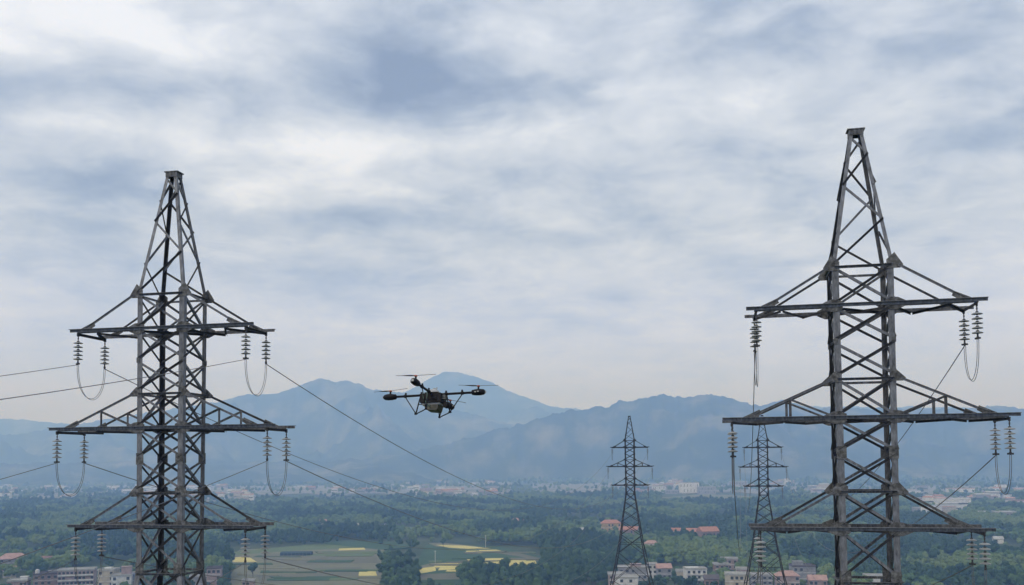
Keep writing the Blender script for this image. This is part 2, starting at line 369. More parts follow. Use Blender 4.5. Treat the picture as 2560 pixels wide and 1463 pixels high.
# ------------------------------------------------------------------ drone
MT['d_black'] = mat('black_carbon', [(.006,.006,.008), (.014,.012,.014)], 9, .6, spec=.2)
MT['d_grey'] = mat('pale_drone_shell', [(.30,.31,.30), (.42,.42,.41)], 6, .4)
MT['d_tank'] = mat('olive_tank', [(.035,.035,.024), (.07,.066,.045)], 4, .45)
MT['d_red'] = mat('red_hub', [(.35,.08,.04), (.45,.12,.06)], 4, .4)
MT['d_prop'] = mat('grey_prop_blade', [(.05,.055,.065), (.08,.085,.1)], 4, .4)
MT['d_wire'] = mat('green_wiring', [(.05,.11,.07), (.12,.2,.14)], 12, .5)
def make_drone():
    a1 = Vector((1.02, -.306, .025)); a2 = Vector((-.30, -1.005, .20)); X = a1.normalized(); up_ = -(a1.cross(a2)).normalized(); Yv = up_.cross(X)
    root = empty('drone'); c = at(1084, 987, 20.0)
    root.matrix_world = Matrix((X, Yv, up_)).transposed().to_4x4(); root.location = c
    tag(root, 'dark four-armed drone with landing struts and a spray tank hovering between the pylons', 'drone')
    K, r = MT['d_black'], 1.0
    m = MB(); m.box((0, 0, -.11), .46, .36, .20); m.box((0, 0, -.005), .30, .30, .05); m.box((.0, -.18, -.09), .30, .03, .11); m.box((-.19, 0, -.2), .05, .26, .05); m.box((.15, 0, -.2), .05, .26, .05)
    body = m.build('body', K, root)
    m = MB(); m.lathe([(.001, .115), (.06, .11), (.11, .085), (.135, .045), (.14, .02)], 16); m.build('top_cover', MT['d_grey'], root, True)
    m = MB(); m.box((.02, .0, .125), .05, .05, .025); m.box((.06, .02, .14), .018, .018, .05); m.build('antenna', MT['d_grey'], root)
    m = MB(); m.box((0, .015, -.225), .40, .30, .045); m.build('tank_bracket', MT['d_grey'], root)
    m = MB()
    pr = [(-.13, -.25), (.16, -.25), (.17, -.28), (.15, -.35), (.12, -.375), (-.10, -.35), (-.13, -.32)]
    m.prism([(x, -.14, z) for x, z in pr], (0, 1, 0), .28); m.build('tank', MT['d_tank'], root)
    for s_ in (-1, 1):
        m = MB(); m.tube([(-.12 + .05*s_, -.19, .02), (-.1 + .04*s_, -.22, -.12), (-.05, -.22, -.25), (.03*s_, -.2, -.32)], .008, 5); m.build('hose', MT['d_wire'], root, True)
    # gimbal with camera, at the right rear
    g = MB(); g.tube([(.17, -.04, -.16), (.27, -.04, -.20)], .018, 6); g.box((.29, -.04, -.23), .09, .07, .09); g.tube([(.30, -.10, -.27), (.30, .02, -.27)], .045, 10); g.build('gimbal_camera', K, root)
    for i in range(3):
        g = MB(); g.box((.235, -.02, -.05 - .035*i), .13, .16, .009); g.build('cooling_fin', MT['d_grey'], root)
    for ai, ang in enumerate((0, 90, 180, 270)):
        rz = Matrix.Rotation(R(ang), 4, 'Z').to_3x3(); T = lambda p: rz @ Vector(p)
        arm = empty('arm'); arm.parent = root
        m = MB(); m.tube([T((.12, 0, .0)), T((r - .1, 0, .0))], .025, 10); m.build('arm_tube', K, arm, True)
        for x in (.26, .62):
            m = MB(); m.tube([T((x, 0, 0)), T((x + .05, 0, 0))], .038, 8); m.tube([T((x + .02, 0, .02)), T((x + .02, 0, .07))], .02, 6); m.build('arm_clamp', K, arm)
        m = MB()
        # motor pod: a rounded capsule along the arm
        prof = [(-.15, .025), (-.13, .055), (-.05, .068), (.05, .07), (.12, .058), (.16, .025)]
        nn = 12; vs = []
        for x, q_ in prof:
            for j in range(nn): vs.append(T((r + x, q_*1.1*math.cos(2*math.pi*j/nn), q_*math.sin(2*math.pi*j/nn))))
        m.add(vs, [(i*nn+j, i*nn+(j+1) % nn, (i+1)*nn+(j+1) % nn, (i+1)*nn+j) for i in range(len(prof)-1) for j in range(nn)] + [tuple(range(nn-1, -1, -1)), tuple((len(prof)-1)*nn + j for j in range(nn))])
        m.build('motor_pod', K, arm, True)
        m = MB(); m.box(T((r - .04, -.083, -.01)), .03, .03, .02, rz); m.box(T((r + .02, -.083, -.005)), .035, .03, .018, rz); m.box(T((r + .155, 0, .0)), .02, .05, .045, rz); m.build('status_light', MT['d_grey'], arm)
        m = MB(); m.tube([T((r, 0, .07)), T((r, 0, .135))], .02, 8); m.build('motor_shaft', K, arm)
        m = MB(); m.tube([T((r, 0, .12)), T((r, 0, .145))], .032, 10); m.build('rotor_hub', MT['d_red'], arm)
        ph = (R(12), R(55), R(-8), R(5))[ai]
        for s_ in (-1, 1):
            m = MB(); bl = []
            for i in range(9):
                t = i/8; ch = .009 + .018*math.sin(math.pi*min(1, t*1.25 + .1))*(1 - .3*t); tw = R(18*(1 - t) + 5)
                x = .02 + .40*t
                for yy, zz in ((-ch, 0), (0, .006), (ch, 0), (0, -.004)):
                    p = Vector((s_*x, (yy*math.cos(tw) - zz*math.sin(tw))*s_, yy*math.sin(tw) + zz*math.cos(tw) + .012*t))
                    bl.append(T((r, 0, .14)) + Matrix.Rotation(ph - math.radians(0), 3, 'Z') @ p)
            m.add(bl, [(i*4+j, i*4+(j+1) % 4, (i+1)*4+(j+1) % 4, (i+1)*4+j) for i in range(8) for j in range(4)] + [(3,2,1,0), (32,33,34,35)])
            m.build('rotor_blade', MT['d_prop'], arm, True)
        # V struts down to the foot
        ft = T((.385, 0, -.40))
        m = MB(); m.tube([T((.64, 0, -.03)), ft], .011, 6); m.tube([T((.30, 0, -.03)), ft], .014, 6); m.tube([ft + T((-.03, 0, 0)), ft + T((.03, 0, 0))], .02, 6); m.build('landing_strut', K, arm, True)
    for p0, p1 in ((180, 270), (0, 90)):
        f0 = Vector((.385*math.cos(R(p0)), .385*math.sin(R(p0)), -.405)); f1 = Vector((.385*math.cos(R(p1)), .385*math.sin(R(p1)), -.405))
        d = (f1 - f0)*.05; m = MB(); m.tube([f0 - d, f1 + d], .012, 6); m.build('skid', K, root, True)
    m = MB(); m.tube([(-.33, 0, -.20), (.30, 0, -.20)], .009, 6); m.build('cross_rod', K, root)
    return root
make_drone()

# ------------------------------------------------------------------ terrain
def sstep(a, b, x):
    t = max(0., min(1., (x - a)/(b - a))); return t*t*(3 - 2*t)
def terrain(x, y):
    d = math.hypot(x*.55, y)
    h = 51 - 2*sstep(60, 190, d)
    if d > 215: h = 49 - 49*min(1, (d - 215)/320) if d < 535 else 0
    if d < 520: h += 1.2*noise.noise(Vector((x*.02, y*.02, 3)))*sstep(50, 120, d)*(1 - sstep(330, 520, d))
    if d > 560: h += 1.0*noise.noise(Vector((x*.003, y*.003, 1)))*sstep(560, 900, d)*(1-sstep(2500, 4000, d))
    return h
ys = [-1500, -1100, -800, -550] + [-400 + 20*i for i in range(52)]
y_ = ys[-1]
while y_ < 14000: y_ += max(20, y_*.03); ys.append(y_)
NX = 120; gv = []; gf = []
for y in ys:
    W = 900 + abs(y)*1.05
    for i in range(NX + 1):
        x = (2*i/NX - 1); x = W*(.6*x + .4*x**3); gv.append((x, y, terrain(x, y)))
for j in range(len(ys) - 1):
    for i in range(NX): a = j*(NX+1) + i; gf.append((a, a+1, a+NX+2, a+NX+1))
MT['ground'] = mat('valley_grass', [(.03,.05,.028), (.055,.08,.04), (.10,.115,.06)], .012, .95, 0, 10, coord='World', spec=.1)
gm = MB(); gm.v = gv; gm.f = gf
g = gm.build('ground', MT['ground'], None, True); tag(g, None, None, None, 'structure')

# mountains -------------------------------------------------------------
def interp(prof, x):
    if x <= prof[0][0]: return prof[0][1]
    for (x0, y0), (x1, y1) in zip(prof, prof[1:]):
        if x <= x1: return y0 + (y1 - y0)*(x - x0)/(x1 - x0)
    return prof[-1][1]
def ridged(v, o=5):
    s = 0; a = .5; f = 1
    for i in range(o):
        s += a*(1 - abs(noise.noise(v*f)*1.6)); a *= .5; f *= 2.1
    return s
MT['mount'] = mat('forested_mountain', [(.008,.018,.010), (.035,.05,.028), (.19,.18,.13)], .0045, .95, 0, 10, coord='World', spec=.05)
def mountain(prof, yc, wf, wb, seed, jag, name='mountain', nx=700):
    rows = 60; m = MB(); x0, x1 = -700, 3260
    for j in range(rows + 1):
        t = j/rows*2 - 1                                    # -1 front foot .. 0 crest .. 1 back foot
        Y = yc + (t*wf if t < 0 else t*wb)
        for i in range(nx + 1):
            px = x0 + (x1 - x0)*i/nx
            jg = jag*(noise.noise(Vector((px*.02, seed, 0))) + .6*noise.noise(Vector((px*.06, seed, 5))) + .5*noise.noise(Vector((px*.14, seed, 9))) + .3*noise.noise(Vector((px*.3, seed, 9))))
            py = interp(prof, px) + jg*1.5
            c = at(px, py, yc); k = Y/yc
            x = c.x*k; u = abs(t)
            sp = ridged(Vector((x*.0009 + Y*.0003, Y*.0007, seed)))
            env = (1 - u)**1.15
            h = c.z*env*(1 + (sp - .72)*3.0*min(1, (u*2.6)**1.6)*(1 - u*.3)) - 25*u
            m.v.append((x, Y, h))
    for j in range(rows):
        for i in range(nx): a = j*(nx+1) + i; m.f.append((a, a+1, a+nx+2, a+nx+1))
    return tag(m.build(name, MT['mount'], None, True), None, None, None, 'structure')
PN = [(-700,1165),(900,1150),(1080,1120),(1180,1095),(1300,1060),(1400,1028),(1470,1020),(1520,1014),(1550,997),(1580,1003),(1655,984),(1715,993),(1775,984),(1825,997),(1880,1013),(1945,1001),(1990,1012),(2060,1022),(2200,1020),(2400,1024),(2470,1017),(2560,1022),(3260,1010)]
PM = [(-700,1100),(0,1088),(60,1084),(120,1075),(180,1062),(240,1050),(330,1040),(430,1022),(565,1002),(605,990),(650,985),(700,982),(725,975),(770,956),(803,945),(830,952),(860,953),(905,962),(970,980),(1010,985),(1100,1012),(1180,1035),(1250,1054),(1350,1080),(1500,1100),(2560,1110),(3260,1110)]
PF = [(-700,1045),(0,1046),(60,1050),(130,1058),(300,1064),(600,1040),(800,1020),(950,990),(1010,980),(1050,962),(1088,938),(1112,931),(1145,930),(1180,939),(1235,960),(1300,990),(1400,1020),(1500,1026),(1700,1024),(2000,1016),(2300,1018),(2560,1022),(3260,1030)]
mountain(PN, 4700, 1050, 900, 11.3, 4.5); mountain(PM, 6200, 1800, 1000, 4.7, 3.5); mountain(PF, 7700, 1400, 1000, 23.1, 3)

# fields ------------------------------------------------------------------
FG = mat('green_field', [(.045,.085,.045), (.06,.11,.055)], .05, .95, coord='World', spec=.1)
FT = mat('stubble_field', [(.13,.14,.085), (.17,.17,.11), (.20,.195,.125)], .03, .95, coord='World', spec=.1, stretch=(1,5,1))
FB = mat('grey_fallow_field', [(.12,.125,.085), (.16,.155,.11)], .05, .95, coord='World', spec=.1, stretch=(1,4,1))
FY = mat('ripe_yellow_field', [(.48,.42,.14), (.58,.50,.19)], .08, .95, coord='World', spec=.1)
FL = mat('light_green_field', [(.10,.14,.06), (.13,.17,.08)], .03, .95, coord='World', spec=.1)
fz = [.5]
def field(px, m):
    fz[0] += .012; top = []
    for (x, y) in px:
        p = ground_at(x, y, 0); p.z = terrain(p.x, p.y)*0 + fz[0] + .8; top.append(p)
    b = MB(); n = len(top)
    b.add(top + [Vector((p.x, p.y, -3)) for p in top], [tuple(range(n))] + [(i, (i+1) % n, n+(i+1) % n, n+i) for i in range(n)])
    tag(b.build('field', m), None, None, None, 'structure')
field([(560,1470),(565,1400),(600,1378),(760,1370),(950,1373),(1000,1400),(985,1500),(900,1520),(600,1520)], FT)
field([(570,1385),(800,1362),(950,1366),(955,1372),(760,1379),(580,1392)], FL)
field([(800,1362),(840,1355),(1000,1358),(1030,1372),(950,1378)], FG)
field([(700,1404),(940,1392),(945,1412),(720,1418)], FB)
field([(640,1440),(900,1425),(905,1450),(650,1462)], FB)
field([(567,1399),(600,1396),(625,1398),(642,1409),(585,1409),(570,1405)], FY)
field([(848,1375),(910,1373),(914,1378),(846,1380)], FY)
field([(898,1434),(938,1432),(943,1444),(896,1445)], FY)
field([(1030,1440),(1060,1372),(1075,1362),(1250,1370),(1330,1390),(1420,1410),(1400,1480),(1100,1500),(1030,1480)], FG)
field([(1070,1361),(1110,1361),(1180,1368),(1230,1375),(1180,1376),(1090,1370)], FT)
field([(1165,1380),(1240,1378),(1253,1381),(1200,1387),(1165,1385)], FY)
field([(1165,1401),(1300,1399),(1316,1406),(1250,1408),(1170,1406)], FY)
field([(1030,1425),(1080,1412),(1175,1410),(1180,1420),(1060,1430)], FT)
field([(1080,1415),(1170,1410),(1176,1418),(1090,1424)], FY)
field([(1035,1428),(1088,1421),(1090,1432),(1035,1442)], FY)
field([(1225,1409),(1338,1406),(1344,1419),(1230,1421)], FY)
field([(1090,1366),(1160,1368),(1225,1375),(1180,1377),(1120,1373)], FY)
field([(1100,1423),(1160,1420),(1170,1426),(1095,1431)], FY)
field([(1045,1441),(1140,1438),(1168,1446),(1155,1454),(1050,1455)], FB)
field([(1230,1385),(1300,1388),(1350,1400),(1360,1412),(1300,1396)], FB)
field([(820,1322),(900,1318),(1120,1322),(1130,1330),(900,1330)], FL)
field([(1400,1380),(1440,1376),(1470,1386),(1420,1392)], FL)
field([(1650,1246),(1760,1237),(1900,1243),(1940,1252),(1800,1254)], FT)
field([(1380,1382),(1430,1380),(1440,1390),(1390,1392)], FL)

rp_ = random.Random(3)
for i in range(26):
    x0 = rp_.uniform(580, 860); y0 = rp_.uniform(1382, 1456); w0 = rp_.uniform(40, 170); h0 = rp_.uniform(2, 6); sk = rp_.uniform(-12, 12)
    field([(x0, y0), (x0 + w0, y0 - rp_.uniform(0, 2)), (x0 + w0 + sk, y0 + h0), (x0 + w0*.5, y0 + h0 + rp_.uniform(0, 1)), (x0 + sk, y0 + h0)], rp_.choice([FB, FB, FL, FT, FG]))
for i in range(16):
    x0 = rp_.uniform(1060, 1290); y0 = rp_.uniform(1378, 1440); w0 = rp_.uniform(30, 110); h0 = rp_.uniform(1.5, 4); sk = rp_.uniform(-12, 12)
    field([(x0, y0), (x0 + w0, y0 - rp_.uniform(0, 2)), (x0 + w0 + sk, y0 + h0), (x0 + sk, y0 + h0)], rp_.choice([FB, FL, FG, FL, FY]))
FP = mat('pale_town_land', [(.10,.12,.09), (.20,.20,.18), (.30,.29,.27)], .012, .95, coord='World', spec=.1, detail=10)
for (xa, xb, ya, yb) in ((-80, 640, 1212, 1252), (600, 1280, 1204, 1240), (1330, 2100, 1208, 1236), (2150, 2660, 1214, 1262)):
    n = 12; field([(xa + (xb - xa)*i/n, ya + rp_.uniform(0, 3)) for i in range(n + 1)] + [(xb - (xb - xa)*i/n, yb + rp_.uniform(-7, 3)) for i in range(n + 1)], FP)

# ------------------------------------------------------------------ buildings
def hexc(r, g_, b_): return tuple(((c/255)**2.2) for c in (r, g_, b_))
def wallmat(n, c): return mat(n, [tuple(v*.5 for v in c), tuple(v*.72 for v in c), tuple(v*.85 for v in c)], .35, .9, coord='Object', detail=8)
W_ = {'white': wallmat('white_render', (.80,.80,.78)), 'pink': wallmat('pinkish_brick', (.42,.32,.30)), 'grey': wallmat('grey_concrete', (.34,.34,.35)), 'cream': wallmat('cream_render', (.55,.50,.40)), 'brown': wallmat('brown_brick', (.32,.22,.18)), 'yellow': wallmat('ochre_render', (.55,.40,.18))}
RF = {'orange': wallmat('orange_tiles', (.50,.24,.15)), 'flat': wallmat('pale_roof_slab', (.5,.5,.48)), 'dark': wallmat('dark_roof', (.14,.12,.12)), 'rose': wallmat('rose_tiles', (.52,.33,.28)), 'blue': wallmat('blue_sheet_roof', (.07,.12,.18))}
GLASS = mat('window_glass', [(.03,.035,.04), (.07,.075,.08)], .5, .2)
houses_px = []
def building(px0, px1, pyb, h, depth, wall, roof, roofmat, label, floors=0, cols=0, extra=None, rz=0.0, name='house', cat='house', group='houses in the valley villages', wmat=None, balc=False):
    """px0..px1 left and right edge, pyb foot in the picture; h metres to the eaves"""
    c0 = ground_at((px0 + px1)/2, pyb); wdt = (px1 - px0)/px_m(c0.y)/math.cos(rz)*.97
    root = empty(name, (c0.x, c0.y + depth/2, 0), math.atan2(-c0.x, c0.y)*.6 + rz)
    houses_px.append((c0.x, root.location.y, max(wdt, depth)*.5 + 1.5))
    m = MB(); m.box((0, 0, h/2 - .5), wdt, depth, h + 1); m.build('wall', W_[wall], root)
    m = MB()
    if roof == 'gable' or roof == 'hip':
        e = .5; rh = min(wdt, depth)*.28; k = wdt/2 - (depth*.35 if roof == 'hip' else 0)
        x, y = wdt/2 + e, depth/2 + e; kk = k + (e if roof == 'gable' else 0)
        m.add([(-x,-y,h),(x,-y,h),(x,y,h),(-x,y,h),(-kk,0,h+rh),(kk,0,h+rh),(-x,-y,h-.25),(x,-y,h-.25),(x,y,h-.25),(-x,y,h-.25)], [(0,1,5,4),(2,3,4,5),(1,2,5),(3,0,4),(6,9,8,7),(0,6,7,1),(1,7,8,2),(2,8,9,3),(3,9,6,0)])
    else:
        m.box((0, 0, h + .16), wdt + .7, depth + .7, .3)
        for a, b, sx_, sy_ in ((0, -depth/2 - .2, wdt + .5, .2), (0, depth/2 + .2, wdt + .5, .2), (-wdt/2 - .2, 0, .2, depth + .16), (wdt/2 + .2, 0, .2, depth + .16)): m.box((a, b, h + .72), sx_, sy_, .8)
    m.build('roof', RF[roofmat], root)
    for f in range(floors):
        fh = h/floors
        for i in range(cols):
            x = -wdt/2 + wdt*(i + .5)/cols
            if random.random() < (.06 if balc else .3): continue
            fr = MB(); ww, wh = min(1.7, wdt/cols*.62), fh*.50; zc = f*fh + fh*.55
            fr.box((x, -depth/2 - .03, zc - wh/2 - .08), ww + .3, .16, .12); fr.box((x, -depth/2 - .03, zc + wh/2 + .08), ww + .3, .16, .12)
            wn = fr.build('window', W_['white'], root)
            pn = MB(); pn.box((x, -depth/2 - .01, zc), ww, .08, wh); pn.build('pane', GLASS, wn)
        if balc:
            m = MB(); m.box((0, -depth/2 - .5, f*fh + .05), wdt*.98, 1.0, .16); m.box((0, -depth/2 - .98, f*fh + .5), wdt*.98, .08, .75); m.build('balcony', W_[wmat or 'white'], root)
        elif floors > 1 and f:
            m = MB(); m.box((0, -depth/2 - .1, f*fh), wdt + .1, .24, .28); m.build('floor_band', W_['white'], root)
    for e in (extra or []):
        kind, ex, ey, sx_, sy_, sz_ = e
        m = MB(); z0 = h + .3
        if kind == 'tank': m.lathe([(sx_/2, z0), (sx_/2, z0 + sz_*.8), (sx_*.2, z0 + sz_)], 12, (ex, ey, 0)); m.build('water_tank', W_['white'], root)
        else: m.box((ex, ey, z0 + sz_/2), sx_, sy_, sz_); m.box((ex, ey, z0 + sz_ + .1), sx_ + .5, sy_ + .5, .2); m.build('rooftop_room', W_[kind], root)
    tag(root, label, cat, group)
    return root
# village under the corner-on pylon
building(-12, 55, 1428, 9.5, 14, 'grey', 'hip', 'rose', 'grey house with wide orange-pink hipped roof at the picture edge', 3, 4, rz=.15)
building(74, 118, 1422, 8.0, 10, 'grey', 'flat', 'rose', 'plain grey block with rose-coloured flat roof behind the village', 2, 3, rz=-.15)
building(60, 76, 1408, 4.5, 8, 'white', 'flat', 'flat', 'tiny white house between the orange-roofed house and the grey block', 2, 2)
building(127, 147, 1408, 4, 8, 'white', 'gable', 'flat', 'small white gabled cottage behind the long three-storey block', 1, 2)
building(156, 188, 1403, 4.5, 9, 'grey', 'hip', 'rose', 'low house with rose hipped roof below the hanging insulator', 1, 3)
building(74, 131, 1480, 11, 12, 'brown', 'flat', 'dark', 'dull brown-grey block with a white water tank on its roof', 3, 4, [('tank', -5, 2, 2.6, 2.6, 2.8), ('grey', 4, 0, 5, 5, 1.6)], rz=.18)
building(12, 58, 1484, 7.6, 12, 'pink', 'flat', 'flat', 'pinkish flat-roofed house with a stair room, at the lower left corner', 2, 5, [('white', 3, 1, 4.5, 4, 2.0)])
building(140, 226, 1478, 13.2, 11, 'pink', 'flat', 'flat', 'long pinkish three-storey block with rows of brown windows', 4, 9, None, balc=True, wmat='white', name='apartment_building', cat='building')
building(243, 283, 1482, 14, 10, 'cream', 'flat', 'flat', 'cream tall house left of the white one by the pylon leg', 4, 3, [('white', 0, 0, 4, 4, 1.2)], rz=-.2)
building(272, 320, 1486, 11.5, 11, 'white', 'flat', 'flat', 'bright white house with few windows next to the pylon leg', 3, 3, [('pink', 2.5, 2, 6, 5, 4.8)], rz=.05)
building(318, 352, 1480, 11, 10, 'grey', 'flat', 'flat', 'grey house half hidden behind the pylon leg', 3, 3)
building(513, 547, 1482, 15, 10, 'pink', 'flat', 'dark', 'pinkish tower-like house just clear of the corner-on pylon', 4, 3)
building(470, 512, 1478, 9, 10, 'grey', 'flat', 'flat', 'low grey house glimpsed between the pylon legs', 2, 4)
building(602, 632, 1478, 6.2, 8, 'pink', 'flat', 'flat', 'small pink house at the near edge of the stubble field', 2, 3)
building(0, 30, 1446, 6, 9, 'cream', 'gable', 'rose', 'small gabled cream house by trees at the picture edge', 1, 3, rz=.2)
# village under the lone small pylon
building(1523, 1566, 1474, 9, 12, 'pink', 'flat', 'flat', 'pink house by the left foot of the lone small pylon', 3, 3)
building(1548, 1622, 1466, 11.5, 12, 'grey', 'flat', 'flat', 'wide pale house behind the feet of the lone small pylon', 3, 5, [('pink', 2, 1, 7, 6, 2)])
building(1541, 1599, 1490, 10.5, 11, 'white', 'flat', 'flat', 'white flat-roofed house between the feet of the lone small pylon', 3, 5, rz=-.1)
building(1622, 1645, 1448, 9.6, 10, 'white', 'flat', 'flat', 'narrow white house right of the lone small pylon', 3, 2)
building(1643, 1680, 1450, 8, 10, 'grey', 'gable', 'rose', 'grey house with brownish roof beside the narrow white house', 2, 3, rz=.1)
building(1716, 1768, 1464, 10.2, 11, 'white', 'flat', 'flat', 'white villa with dark windows and balconies among the trees', 3, 4, [('white', -2, 1, 8, 5, .6)], rz=.12, balc=True, wmat='white')
building(1693, 1722, 1452, 6, 9, 'cream', 'flat', 'flat', 'low cream annex left of the white villa', 2, 2)
building(1765, 1800, 1476, 7, 9, 'brown', 'gable', 'dark', 'low brown house right of the white villa', 1, 3)
building(1788, 1824, 1434, 6.2, 9, 'brown', 'flat', 'flat', 'brown brick house in front of the taller pale one', 2, 3, rz=.1)
building(1806, 1847, 1425, 7.8, 9, 'pink', 'flat', 'flat', 'pale pink house with white roof edge behind the brown brick one', 2, 3)
building(1818, 1878, 1486, 11.5, 11, 'cream', 'flat', 'flat', 'cream three-storey house left of the half-hidden small pylon', 3, 5, rz=-.08)
building(1845, 1872, 1470, 11.5, 8, 'pink', 'flat', 'flat', 'narrow pink house rising behind the cream three-storey house', 3, 2)
building(1883, 1935, 1476, 9, 10, 'grey', 'flat', 'flat', 'grey house between the feet of the half-hidden small pylon', 3, 4)
building(1945, 2003, 1486, 11, 10, 'pink', 'hip', 'rose', 'pink house with rose hipped roof right of the half-hidden small pylon', 3, 5)
building(1985, 2042, 1462, 11.5, 12, 'grey', 'flat', 'dark', 'greyish unfinished block with stepped roof near the big face-on pylon', 3, 4, [('grey', -3, 0, 6, 6, 2.8)], rz=.1)
building(2028, 2072, 1484, 8, 10, 'pink', 'gable', 'rose', 'small rose-roofed house at the leg of the big face-on pylon', 2, 4)
building(2170, 2226, 1480, 9, 10, 'white', 'flat', 'flat', 'low white building seen between the legs of the big face-on pylon', 2, 5)
# farms and halls in the woods
building(1613, 1648, 1386, 9.5, 9, 'white', 'hip', 'rose', 'white house with pinkish roof alone in the woods beside the lone small pylon', 2, 3, rz=-.1)
building(1503, 1554, 1330, 10, 14, 'yellow', 'hip', 'orange', 'long ochre house with orange roof left of the lone small pylon', 2, 6)
building(1550, 1598, 1338, 6, 12, 'brown', 'gable', 'orange', 'low red-roofed shed behind the lone small pylon', 1, 4)
building(1678, 1704, 1338, 5, 10, 'cream', 'gable', 'orange', 'small orange-roofed barn, smallest of the three in the woods', 1, 3)
building(1718, 1750, 1343, 6, 12, 'yellow', 'gable', 'orange', 'middle orange-roofed barn of the three in the woods', 1, 4, rz=-.3)
building(1752, 1796, 1352, 9.5, 16, 'brown', 'gable', 'orange', 'largest orange-red hall of the three in the woods', 1, 5, rz=.3)
building(1279, 1300, 1314, 7, 10, 'pink', 'hip', 'rose', 'pink farmhouse among dark trees in the middle of the plain', 2, 3)
building(1298, 1319, 1314, 5, 10, 'pink', 'gable', 'orange', 'low annex beside the pink farmhouse on the plain', 1, 3)
building(880, 897, 1322, 4.5, 8, 'white', 'gable', 'flat', 'white cottage at the far edge of the light green strip', 1, 2)
building(908, 948, 1322, 3, 8, 'white', 'flat', 'rose', 'long low white shed at the far edge of the light green strip', 1, 6)
building(960, 972, 1316, 3.5, 7, 'white', 'flat', 'blue', 'tiny blue-roofed hut beyond the light green strip', 1, 2)
building(798, 815, 1312, 5, 8, 'cream', 'gable', 'rose', 'small cream cottage in the trees left of the light green strip', 1, 2)
building(1450, 1470, 1336, 5, 9, 'cream', 'gable', 'flat', 'pale cottage in the woods left of the ochre house', 1, 2)
building(2490, 2512, 1358, 4, 9, 'white', 'gable', 'flat', 'tiny white roof in the woods below the right end of the lowest arm', 1, 2)
# dark shade-net greenhouse on the stubble
c0 = ground_at(738, 1394); gh = empty('greenhouse', (c0.x, c0.y + 5, .9)); wdt = 76/px_m(c0.y)
MT['net'] = mat('dark_shade_net', [(.018,.045,.06), (.03,.06,.08)], .4, .8)
m = MB(); m.prism([(-wdt/2, -5, 0), (-wdt/2, -5, 3), (-wdt/2, -2.5, 4), (-wdt/2, 0, 3.2), (-wdt/2, 2.5, 4), (-wdt/2, 5, 3), (-wdt/2, 5, 0)], (1, 0, 0), wdt); m.build('net_cover', MT['net'], gh)
for i in range(9): m = MB(); m.tube([(-wdt/2 + wdt*i/8, -5.05, 0), (-wdt/2 + wdt*i/8, -5.05, 3.05)], .07, 6); m.build('post', W_['grey'], gh)
tag(gh, 'long low dark blue-green netted greenhouse standing on the stubble field', 'greenhouse')

# utility poles in the fields
MT['pole'] = mat('pale_concrete_pole', [(.5,.5,.5), (.62,.62,.62)], 2, .8)
def upole(px, pyt, pyb, lab):
    b = ground_at(px, pyb); h = (pyb - pyt)/px_m(b.y)
    root = empty('utility_pole', b)
    m = MB(); m.tube([(0,0,-.5), (0,0,h)], .24, 8, r1=.15); m.build('pole_shaft', MT['pole'], root, True)
    m = MB(); m.box((0, 0, h - .6), 2.0, .12, .12); m.build('crossbar', MT['pole'], root)
    tag(root, lab, 'utility pole', 'slim pale poles in the fields')
upole(1214, 1338, 1373, 'slim pale pole standing in the green field behind the yellow strips')
upole(1088, 1377, 1417, 'slim pale pole standing at the corner of the yellow patch')
upole(1479, 1412, 1440, 'slim pale pole among the trees left of the lone small pylon')

# far town: hundreds of small pale buildings on the plain
far_h = {}
def far_house(px, py, w, h, dpt, wall, roofm, lab, grp):
    p = ground_at(px, py); key = (wall, roofm)
    k = (w, h, dpt)
    m = MB(); m.box((0, 0, h/2), w, dpt, h)
    root = m.build('distant_house', [W_[wall]])
    root.location = p; root.rotation_euler = (0, 0, random.uniform(-.25, .25))
    r = MB()
    if random.random() < .5: r.box((0, 0, h + .2), w + .6, dpt + .6, .4)
    else: r.add([(-w/2-.4,-dpt/2-.4,h),(w/2+.4,-dpt/2-.4,h),(w/2+.4,dpt/2+.4,h),(-w/2-.4,dpt/2+.4,h),(-w/2,0,h+2.2),(w/2,0,h+2.2)], [(0,1,5,4),(2,3,4,5),(1,2,5),(3,0,4),(3,2,1,0)])
    r.build('roof', RF[roofm], root)
    b = MB(); b.box((0, -dpt/2 - .04, h*.5), w*.85, .1, h*.16); b.build('window_band', GLASS, root)
    tag(root, lab, 'house', grp)
    houses_px.append((p.x, p.y, w*.5 + 7))
rf = random.Random(5)
BANDS = [(0, 620, 1212, 1254, 100, 'small pale house in the far town behind the corner-on pylon', 'far town behind the corner-on pylon'),
         (620, 1250, 1203, 1243, 84, 'small pale house in the far town beneath the drone', 'far town beneath the drone'),
         (1360, 2060, 1205, 1240, 46, 'small pale house in the far town behind the two small pylons', 'far town behind the two small pylons'),
         (2250, 2560, 1216, 1292, 50, 'small pale house in the far town behind the right end of the arms', 'far town beyond the big face-on pylon')]
for (x0, x1, y0, y1, n, lab, grp) in BANDS:
    cl = [(rf.uniform(x0, x1), y0 + (y1 - y0)*rf.uniform(.1, 1)) for _ in range(n//6)]
    for i in range(n):
        cx_, cy_ = rf.choice(cl); px = min(x1, max(x0, rf.gauss(cx_, 22))); py = min(y1, max(y0, rf.gauss(cy_, 3.2)))
        far_house(px, py, rf.uniform(12, 34), rf.uniform(8, 16), rf.uniform(9, 14), rf.choice(['white', 'white', 'cream', 'pink', 'grey']), rf.choice(['rose', 'flat', 'flat', 'orange', 'flat']), lab, grp)
